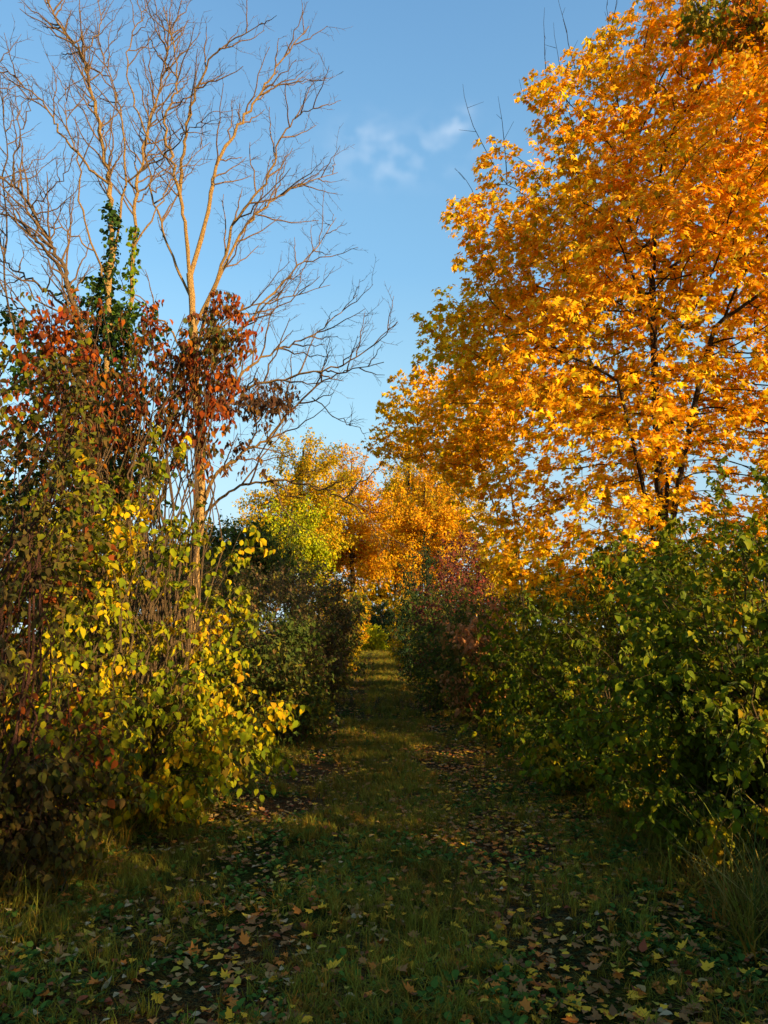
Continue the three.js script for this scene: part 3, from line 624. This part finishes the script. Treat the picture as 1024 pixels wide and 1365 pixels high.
hedge(203, 'hedge_shrub', 'dark brown twiggy shrub in the left hedge, second past the dogwood', 408, 17.5, 1.3, 3.3, PAL.hedgeBrown, { n: 14, stems: 110 });
hedge(204, 'hedge_shrub', 'dark green shrub in the left hedge, third past the dogwood', 430, 23, 1.4, 3.3, PAL.hedge, { stems: 100, depth: 2.4 });
hedge(205, 'hedge_shrub', 'olive shrub far along the left hedge', 446, 31, 1.5, 3.8, PAL.olive, { stems: 90, depth: 3.5 });
hedge(206, 'hedge_shrub', 'olive shrub at the far end of the left hedge', 455, 42, 1.4, 4.6, PAL.olive, { stems: 90, depth: 5 });
hedge(211, 'hedge_shrub', 'dark shrub in the right hedge under the purple leaved one', 612, 15.6, 0.95, 2.5, PAL.hedge, { stems: 100, n: 13, size: 0.075 });
hedge(212, 'purple_shrub', 'tall shrub with dull purple red leaves on the right of the path', 620, 18.5, 1.2, 4.3, PAL.purple, { stems: 100, n: 12, gap: 0.15 });
hedge(213, 'hedge_shrub', 'grey green shrub in the right hedge before the dark evergreen', 585, 22, 1.15, 3.1, PAL.hedge, { stems: 90, depth: 2 });
hedge(214, 'evergreen_shrub', 'dark evergreen with a pointed top in the right hedge', 562, 27, 1.0, 5.0, PAL.conifer, { stems: 110, size: 0.1, cat: 'tree', bark: M.darkBark });
hedge(215, 'hedge_shrub', 'olive brown shrub far along the right hedge', 554, 34, 1.3, 3.4, PAL.olive, { stems: 80, depth: 3.5 });
hedge(216, 'hedge_shrub', 'olive shrub at the far end of the right hedge', 549, 44, 1.2, 4.6, PAL.olive, { stems: 80, depth: 4.5 });

for (const [sd, x, z, w, h, pl, label] of [[221, -4.6, -6.6, 1.2, 3.3, 'hedge', 'dark green shrub behind the brown shrub'], [222, -5.4, -10.5, 1.5, 3.9, 'hedge', 'dark green shrub at the foot of the ivy covered trunk'], [223, -4.4, -13.5, 1.4, 3.9, 'hedgeBrown', 'brownish shrub behind the main bare trunk'], [224, -6.5, -8, 1.6, 3.6, 'hedge', 'dark green shrub in the second row behind the brown shrub'], [225, -4.6, -18, 1.6, 4.2, 'hedge', 'dark green shrub in the second row of the left hedge'], [226, -6, -4.5, 1.5, 3.4, 'hedgeBrown', 'brown shrub in the second row at the near left'], [227, 5.4, -8.4, 1.5, 3.5, 'hazel', 'green shrub in the second row behind the two near hazels'], [228, 5.4, -14, 1.5, 3.2, 'hazel', 'green shrub in the second row behind the low hazel'], [229, 3.9, -16.5, 1.2, 3.1, 'hedge', 'green shrub in the second row behind the pink leaved shrub'], [230, -3.5, -15.6, 1.2, 3.2, 'hedge', 'green shrub between the brown topped shrub and the bushy dark tree']])
  hedge(sd, 'hedge_shrub', label, CX + FPX * x / (-z), -z, w, h, PAL[pl], { stems: 90, n: 12, size: 0.085, depth: 1.5 });

const tree = (seed, name, label, px, d, topPy, halfW, lowPy, palette, o = {}) => {
  const b = foot(px, d), top = P(px, topPy, d).y, low = P(px, lowPy, d).y, cy = (top + low) / 2, ry = (top - low) / 2;
  return plant({ name, label, category: 'tree', group: o.group, seed, base: b, trunk: { pts: [b, V(b.x + 0.1, cy * 0.6, b.z), V(b.x - 0.1, cy, b.z), V(b.x, top - ry * 0.25, b.z)], r: o.r ?? 0.13, from: 0.25 }, stems: o.stems ?? 70, stemR: 0.016, stemParts: 8, far: d > 28 ? 2 : 1, bark: o.bark ?? M.darkBark, twigBark: o.bark ?? M.darkBark, shell: 0.4,
    env: o.env ?? [[V(b.x, cy + ry * 0.25, b.z), V(halfW * 0.8, ry * 0.75, halfW * 0.8), 2], [V(b.x - halfW * 0.35, cy - ry * 0.3, b.z + 0.4), V(halfW * 0.65, ry * 0.6, halfW * 0.7), 1.5], [V(b.x + halfW * 0.35, cy - ry * 0.2, b.z), V(halfW * 0.65, ry * 0.6, halfW * 0.7), 1.5]],
    leaf: { kind: 'tiny', size: o.size ?? 0.09 + d * 0.0018, per: o.per ?? 9, hang: 0.45, palette, gap: o.gap ?? 0, scatter: 0.12 }, lat: { n: o.n ?? 12, len: 0.75, r: 0.006, t0: 0.35, up: 0.3, sag: 0.1 } });
};
tree(301, 'young_tree', 'bright yellow green young tree above the dark left hedge', 388, 27.5, 662, 1.7, 790, PAL.lime, { stems: 90, n: 13, size: 0.12 });
tree(302, 'bushy_tree', 'dark green tree just behind the trunk of the bare tree', 312, 19, 690, 1.4, 815, PAL.hedge, { stems: 100 });
tree(303, 'round_tree', 'round olive and orange tree standing behind the yellow green one', 402, 36, 572, 3.4, 775, PAL.olive, { stems: 200, n: 13, r: 0.2 });
tree(304, 'golden_tree', 'golden tree leaning over the far path from the left', 468, 43, 592, 3.6, 812, PAL.gold, { stems: 230, r: 0.18 });
tree(305, 'tall_thin_tree', 'tall thinly leaved pale yellow tree with a straight dark trunk', 548, 48, 560, 2.8, 770, PAL.pale, { stems: 170, n: 11, gap: 0.15, r: 0.16 });
tree(306, 'tall_thin_tree', 'pale thin leaved tree behind the purple shrub', 600, 46, 575, 3.0, 770, PAL.pale, { stems: 170, n: 11, gap: 0.1 });
tree(307, 'golden_tree', 'golden tree with low boughs arching over the end of the path', 526, 53, 615, 4.2, 818, PAL.gold, { stems: 170, r: 0.16, n: 13 });
tree(308, 'golden_tree', 'amber tree on the right at the end of the path', 560, 56, 620, 3.6, 812, PAL.mapleFar, { stems: 150, r: 0.18, n: 12 });
tree(310, 'golden_tree', 'golden tree between the two pale thin leaved trees', 568, 38, 610, 2.6, 800, PAL.gold, { stems: 160, r: 0.14 });
tree(309, 'bushy_tree', 'green tree beyond the left hedge, behind the brown topped shrub', 340, 26, 690, 2.4, 830, PAL.hedge, { stems: 80 });
// the edge of the wood behind the lawn and beyond both hedges
let k0 = 0;
for (const [px, d, top, w, pl, label] of [[430, 74, 640, 4.5, 'gold', 'golden tree at the far edge of the lawn, left of the path line'], [505, 80, 690, 4, 'olive', 'olive tree at the far edge of the lawn, in line with the path'], [575, 78, 650, 4.5, 'gold', 'golden tree at the far edge of the lawn, right of the path line'], [650, 62, 690, 4, 'olive', 'olive tree behind the large maple'], [250, 45, 690, 4.5, 'olive', 'olive tree far beyond the left hedge'], [60, 40, 680, 5, 'hedge', 'dark green tree far beyond the ivy covered trunk'], [900, 34, 720, 4.0, 'olive', 'olive tree beyond the right hedge behind the maple limbs'], [1030, 30, 730, 4, 'hedge', 'green tree beyond the right hedge behind the hazel'], [690, 30, 700, 3, 'olive', 'low olive tree beyond the right hedge, next to the golden maple'], [840, 27, 700, 3.4, 'hedge', 'low green tree beyond the right hedge below the maple crown'], [150, 28, 690, 4, 'hedge', 'dark tree beyond the left hedge behind the dogwoods'], [-20, 22, 640, 3.5, 'olive', 'olive tree beyond the second row of shrubs on the left']])
  tree(330 + k0++, 'woodland_tree', label, px, d, top, w, 850, PAL[pl], { stems: 80, per: 10, size: 0.12 + d * 0.0026, r: 0.2, n: 11 });
hedge(341, 'clipped_hedge', 'dark clipped hedge across the back of the lawn', 516, 68, 3.2, 1.7, PAL.conifer, { stems: 110, depth: 0.7, size: 0.14, cat: 'hedge' });
hedge(344, 'hedge_shrub', 'tall olive shrub at the lawn corner where the left hedge ends', 460, 60, 2.2, 5.5, PAL.gold, { stems: 90, size: 0.17, depth: 2 });
hedge(345, 'hedge_shrub', 'tall golden shrub at the lawn corner where the right hedge ends', 564, 60, 2.0, 5.5, PAL.olive, { stems: 90, size: 0.17, depth: 2 });
hedge(346, 'field_hedge', 'tall olive field hedge far beyond the clipped hedge', 505, 92, 11, 7.5, PAL.olive, { stems: 170, size: 0.36, depth: 2, cat: 'hedge' });
hedge(342, 'lawn_shrub', 'yellow green shrub on the lawn at the end of the path', 497, 64, 1.2, 2.2, PAL.lime, { stems: 60, size: 0.15, depth: 1.3 });
tree(343, 'dark_tree', 'dark tree behind the clipped hedge', 510, 72, 800, 2.4, 850, PAL.conifer, { stems: 50, size: 0.2 });
// a corner of another tree above the maple
{
  const b = onGround(6.4, -9.2);
  plant({ ...near, name: 'green_tree', label: 'tree with dull green leaves showing above the top of the maple', category: 'tree', seed: 351, base: b, trunk: { pts: [b, V(6.4, 5, -9.2), V(6.0, 9, -9.0), P(985, 20, 9)], r: 0.12, from: 0.7 }, stems: 34, stemR: 0.014, stemParts: 8, bark: M.darkBark, twigBark: M.darkBark,
    env: [E(975, 14, 8.4, 0.6, 0.22, 0.4, 2), E(1060, 0, 8.4, 0.8, 0.5, 0.5, 1)], leaf: { kind: 'ovate', size: 0.085, per: 8, hang: 0.6, palette: pal([['#7c742a', 2], ['#667026', 1.4], ['#a67e2c', 1.6], ['#9a5e30', 1.2]]), gap: 0.4 }, lat: { ...near.lat, n: 8, t0: 0.6 } });
}
console.log('hedges and trees done');

// ------------------------------------------------------------------ grass, ground cover, fallen leaves
function instanced(name, geo, mat, list, label, category) {
  const m = new THREE.InstancedMesh(geo, mat, list.length), col = new THREE.Color(); m.name = name; m.castShadow = m.receiveShadow = true;
  list.forEach(([mx, c], k) => { m.setMatrixAt(k, mx); m.setColorAt(k, col.setRGB(...c)); });
  scene.add(m); return tag(m, label, category, null, 'stuff');
}
const Q = new THREE.Quaternion(), EU = new THREE.Euler();
const place = (x, y, z, rx, ry, rz, s, sy = s) => new THREE.Matrix4().compose(V(x, y, z), Q.setFromEuler(EU.set(rx, ry, rz, 'YXZ')).clone(), V(s, sy, s));
function tuft(seed, n, h, lean, w) {
  const r = rngOf(seed), p = [], ix = [], c = [];
  for (let k = 0; k < n; k++) {
    const a = r() * 6.283, rad = r() * 0.045, L = h * (0.45 + 0.7 * r()), le = lean * (0.3 + r()), x0 = Math.cos(a * 1.7) * rad, z0 = Math.sin(a * 1.7) * rad, dx = Math.cos(a), dz = Math.sin(a), wx = -dz * w, wz = dx * w, at = p.length / 3, t = 0.75 + 0.5 * r(), ye = r() < 0.15 ? 1.5 : 1;
    for (const [q, ww] of [[0, 1], [0.4, 0.9], [0.75, 0.6], [1, 0]]) {
      const y = L * q * (1 - 0.35 * le * q), o = L * le * q * q;
      if (ww) p.push(x0 + dx * o - wx * ww, y, z0 + dz * o - wz * ww, x0 + dx * o + wx * ww, y, z0 + dz * o + wz * ww); else p.push(x0 + dx * o, y, z0 + dz * o);
    }
    for (let q = 0; q < 7; q++) c.push(t * ye, t, t * 0.9);
    ix.push(at, at + 1, at + 2, at + 1, at + 3, at + 2, at + 2, at + 3, at + 4, at + 3, at + 5, at + 4, at + 4, at + 5, at + 6);
  }
  const g = new THREE.BufferGeometry(); g.setAttribute('position', new THREE.Float32BufferAttribute(p, 3)); g.setAttribute('color', new THREE.Float32BufferAttribute(c, 3)); g.setIndex(ix); g.computeVertexNormals(); return g;
}
const grassMat = new THREE.MeshPhysicalMaterial({ color: 0xffffff, vertexColors: true, roughness: 0.9, transmission: 0.3, thickness: 0, side: THREE.DoubleSide, specularIntensity: 0.15 });
{
  const r = rngOf(400), list = [], cov = [];
  const grassCol = (x, z) => { const k = 0.7 + 0.6 * r() + 0.5 * noise.noise(x * 1.2, z * 1.2, 2); return [(0.155 + 0.1 * r() * (r() < 0.35 ? 1.7 : 0.3)) * k, 0.165 * k, 0.016 * k]; };
  for (const [z0, z1, per, w, s] of [[-2.4, -7, 620, 2.9, 0.85], [-7, -14, 300, 2.6, 1.05], [-14, -30, 60, 2.6, 1.5], [-30, -66, 22, 3.4, 2.1]]) {
    const n = Math.round((z0 - z1) * 2 * w * per);
    for (let k = 0; k < n; k++) {
      const x = (r() * 2 - 1) * w, z = lerp(z0, z1, r()), dens = fbm(x * 0.9, z * 0.9, 5, 3) + 0.3 * Math.exp(-((x / 0.5) ** 2)) - 0.25 * Math.exp(-(((Math.abs(x) - 0.9) / 0.3) ** 2));
      if (r() > 0.5 + 1.5 * dens) continue;
      list.push([place(x, groundY(x, z) - 0.005, z, (r() - 0.5) * 0.3, r() * 6.28, (r() - 0.5) * 0.3, s * (0.6 + 0.7 * r()), s * (0.35 + 0.75 * r() + Math.max(0, 1.1 * noise.noise(x * 2.2, z * 2.2, 7)))), grassCol(x, z)]);
    }
  }
  instanced('grass', tuft(9, 16, 0.12, 0.9, 0.0022), grassMat, list, 'short grass growing along the path', 'grass');
  // low rosettes of small rounded leaves
  const lv = []; const pp = [], cc = [], ix = [], rr = rngOf(77), t = T.round;
  for (let k = 0; k < 9; k++) {
    const a = rr() * 6.283, el = 0.15 + 0.5 * rr(), d = V(Math.cos(a) * Math.cos(el), Math.sin(el), Math.sin(a) * Math.cos(el)), n = V(-Math.cos(a) * Math.sin(el), Math.cos(el), -Math.sin(a) * Math.sin(el)), X = d.clone().cross(n), s = 0.016 + 0.018 * rr(), o = d.clone().multiplyScalar(0.015 + 0.03 * rr()), at = pp.length / 3, v = 0.75 + 0.5 * rr();
    for (let q = 0; q < t[0].pos.length; q += 3) { const p = o.clone().addScaledVector(X, t[0].pos[q] * s).addScaledVector(d, t[0].pos[q + 1] * s).addScaledVector(n, t[0].pos[q + 2] * s); pp.push(p.x, p.y + 0.01, p.z); cc.push(v, v, v); }
    for (const q of t[0].idx) ix.push(at + q);
  }
  const cg = new THREE.BufferGeometry(); cg.setAttribute('position', new THREE.Float32BufferAttribute(pp, 3)); cg.setAttribute('color', new THREE.Float32BufferAttribute(cc, 3)); cg.setIndex(ix); cg.computeVertexNormals();
  for (const [z0, z1, per, w] of [[-2.4, -8, 200, 3], [-8, -16, 90, 2.8]]) {
    const n = Math.round((z0 - z1) * 2 * w * per);
    for (let k = 0; k < n; k++) {
      const x = (r() * 2 - 1) * w, z = lerp(z0, z1, r()), dens = fbm(x * 0.8 + 20, z * 0.8, 15, 3) + 0.4 * sstep(Math.abs(x), 1.0, 2.0);
      if (r() > 0.12 + 1.4 * dens) continue;
      const v = 0.7 + 0.6 * r(); cov.push([place(x, groundY(x, z), z, (r() - 0.5) * 0.5, r() * 6.28, (r() - 0.5) * 0.5, 0.6 + 0.8 * r()), [0.065 * v, 0.13 * v, 0.016 * v]]);
    }
  }
  instanced('ground_cover', cg, grassMat, cov, 'low green rosettes of weeds and clover on the path', 'ground cover');
  // longer grass and weeds along both hedge feet
  const verge = [];
  for (let k = 0; k < 1500; k++) {
    const z = -3.6 - 13 * Math.pow(r(), 1.3), sd = r() < 0.55 ? 1 : -1, x = sd * (1.75 + (sd < 0 ? 0.15 : 0.05) + 0.5 * r() + 0.25 * noise.noise(z * 0.7, sd, 0));
    if (r() > 0.55 + 1.2 * noise.noise(x, z * 1.1, 31)) continue;
    const c = grassCol(x, z); verge.push([place(x, groundY(x, z) - 0.01, z, (r() - 0.5) * 0.5, r() * 6.28, (r() - 0.5) * 0.5, 1 + 0.8 * r(), 0.7 + 0.7 * r()), r() < 0.3 ? [c[0] * 1.3, c[1], c[2] * 1.3] : c]);
  }
  instanced('verge_grass', tuft(19, 13, 0.3, 0.75, 0.0026), grassMat, verge, 'longer grass and dry stalks along the feet of the hedges', 'grass');
  console.log('grass', list.length, 'cover', cov.length);
}
{
  const r = rngOf(500), kinds = [
    ['mapleCurled', '#e0aa28', 'yellow maple leaf', 2.6], ['mapleCurled', '#c8762a', 'orange maple leaf', 2], ['mapleCurled', '#986a3a', 'brown maple leaf', 3],
    ['curled', '#a4844e', 'pale tan oval leaf', 2.2], ['curled', '#a08e30', 'yellow green oval leaf', 1.8], ['curled', '#74502c', 'dark brown oval leaf', 3.2], ['curled', '#ac9870', 'bleached grey oval leaf', 0.7], ['curled', '#8c4628', 'rust red oval leaf', 0.9]];
  const kp = kinds.map((k) => ({ hex: k[1], w: k[3], k }));
  const all = [];
  for (const [z0, z1, per, w] of [[-2.6, -7, 430, 3.0], [-7, -14, 300, 2.8], [-14, -24, 90, 2.5], [-24, -40, 40, 2.3]]) {
    const n = Math.round((z0 - z1) * 2 * w * per);
    for (let k = 0; k < n; k++) {
      const x = (r() * 2 - 1) * w, z = lerp(z0, z1, r());
      const dens = 0.6 + 1.5 * fbm(x * 1.1 + 40, z * 0.8, 25, 4) + 0.22 * Math.exp(-(((Math.abs(x) - 0.95) / 0.35) ** 2)) + 0.25 * sstep(Math.abs(x), 1.4, 2.1) - 0.18 * Math.exp(-((x / 0.4) ** 2)) + 0.12 * (x > 0.3 ? 1 : 0);
      if (r() > dens) continue;
      let e = pick(kp, r()).k;
      if (x > 0 && e[0] === 'curled' && r() < 0.35) e = kinds[Math.floor(r() * 3)];
      if (x < -0.8 && e[0] !== 'curled' && r() < 0.45) e = kinds[3 + Math.floor(r() * 4)];
      const s = (e[0] === 'curled' ? 0.046 : 0.056) * (0.5 + 0.8 * r());
      // lying on the turf: blade roughly level, turned any way, some tipped up
      const tip = r() < 0.12 ? 0.6 : 0.28, up = r() < 0.5;
      all.push({ x, y: groundY(x, z) + 0.002 + 0.036 * r(), z, rx: (up ? -1 : 1) * Math.PI / 2 + (r() - 0.5) * 2 * tip, ry: r() * 6.28, rz: (r() - 0.5) * 2 * tip, s, e, v: 0.8 + 0.4 * r(), t: Math.floor(r() * 5) });
    }
  }
  const size = (l) => { const q = project(V(l.x, l.y, l.z)); return q[2] > 0.3 && q[0] > 5 && q[0] < 1019 && q[1] < 1360 ? l.s / q[2] : 0; };
  all.forEach((l) => { l.k = size(l); });
  all.sort((a, b) => b.k - a.k);
  const mats = {};
  for (const l of all.slice(0, 300)) {
    const mat = mats[l.e[1]] ??= new THREE.MeshPhysicalMaterial({ color: l.e[1], roughness: 0.8, transmission: 0.15, thickness: 0, side: THREE.DoubleSide, specularIntensity: 0.3 });
    const me = new THREE.Mesh(T[l.e[0]][l.t].geo, mat); me.name = numbered('fallen_leaf'); me.castShadow = me.receiveShadow = true;
    me.applyMatrix4(place(l.x, l.y, l.z, l.rx, l.ry, l.rz, l.s)); scene.add(me);
    tag(me, 'fallen ' + l.e[2] + ' lying on the shaded grass of the path', 'leaf', 'fallen ' + l.e[2].replace('leaf', 'leaves') + ' on the path');
  }
  const col = new THREE.Color(), mat = new THREE.MeshPhysicalMaterial({ color: 0xffffff, roughness: 0.8, transmission: 0.15, thickness: 0, side: THREE.DoubleSide, specularIntensity: 0.3 });
  for (const [kind, nm, lb] of [['mapleCurled', 'fallen_maple_leaf_litter', 'litter of fallen maple leaves spread along the path'], ['curled', 'fallen_oval_leaf_litter', 'litter of fallen oval leaves spread along the path']]) {
    const list = all.slice(300).filter((l) => l.e[0] === kind).map((l) => { col.set(l.e[1]); return [place(l.x, l.y, l.z, l.rx, l.ry, l.rz, l.s), [col.r * l.v, col.g * l.v, col.b * l.v]]; });
    instanced(nm, T[kind][1].geo, mat, list, lb, 'leaf litter');
  }
  console.log('fallen leaves', all.length);
}
// tall dry grass at the right edge
{
  const r = rngOf(600), geos = [0, 1, 2, 3, 4].map((k) => {
    const rr = rngOf(610 + k), pts = [], L = 0.36 + 0.1 * k, le = 0.2 + 0.3 * rr() + (k > 2 ? 0.25 : 0), p = [], ix = [];
    for (let q = 0; q <= 6; q++) { const t = q / 6, w = 0.003 * (t < 0.85 ? 1 - 0.3 * t : 1.0 - t); p.push(-w, L * (t - 0.18 * t * t), L * le * t * t, w, L * (t - 0.18 * t * t), L * le * t * t + 0.001); if (q) { const a = q * 2 - 2; ix.push(a, a + 1, a + 2, a + 1, a + 3, a + 2); } }
    const g = new THREE.BufferGeometry(); g.setAttribute('position', new THREE.Float32BufferAttribute(p, 3)); g.setIndex(ix); g.computeVertexNormals(); return g;
  });
  const mats = ['#8c7a3a', '#5e6426', '#9c8846', '#4c5822'].map((c) => new THREE.MeshPhysicalMaterial({ color: c, roughness: 0.9, specularIntensity: 0.1, transmission: 0.3, thickness: 0, side: THREE.DoubleSide }));
  for (const [x, z, n, label] of [[2.02, -4.35, 50, 'tall dry grass clump leaning over the fallen leaves, nearest the path'], [2.3, -4.55, 64, 'tall dry grass clump at the foot of the broad hazel'], [2.15, -5.0, 50, 'tall dry grass clump growing up into the broad hazel'], [2.08, -4.05, 50, 'tall grass clump in front of the other dry clumps']]) {
    const g = thing('tall_grass_clump', label, 'grass', onGround(x, z), 'tall grass at the right edge of the path');
    for (let k = 0; k < n; k++) { const m = addMesh('blade', geos[Math.floor(r() * 5)], mats[Math.floor(r() * 4)], g); m.position.set((r() - 0.5) * 0.42, 0, (r() - 0.5) * 0.42); m.rotation.set((r() - 0.5) * 0.5, r() * 6.28, (r() - 0.5) * 0.5, 'YXZ'); const s = 0.6 + 0.75 * r(); m.scale.set(1, s, s); }
  }
}
let tris = 0; const by = {}; scene.traverse((o) => { if (o.isMesh && !o.isInstancedMesh) { const n = o.geometry.index.count / 3, q = (o.parent?.name ?? '') + '/' + o.name; tris += n; by[q] = (by[q] ?? 0) + n; } });
console.log('all built', tris);
renderer.render(scene, camera);
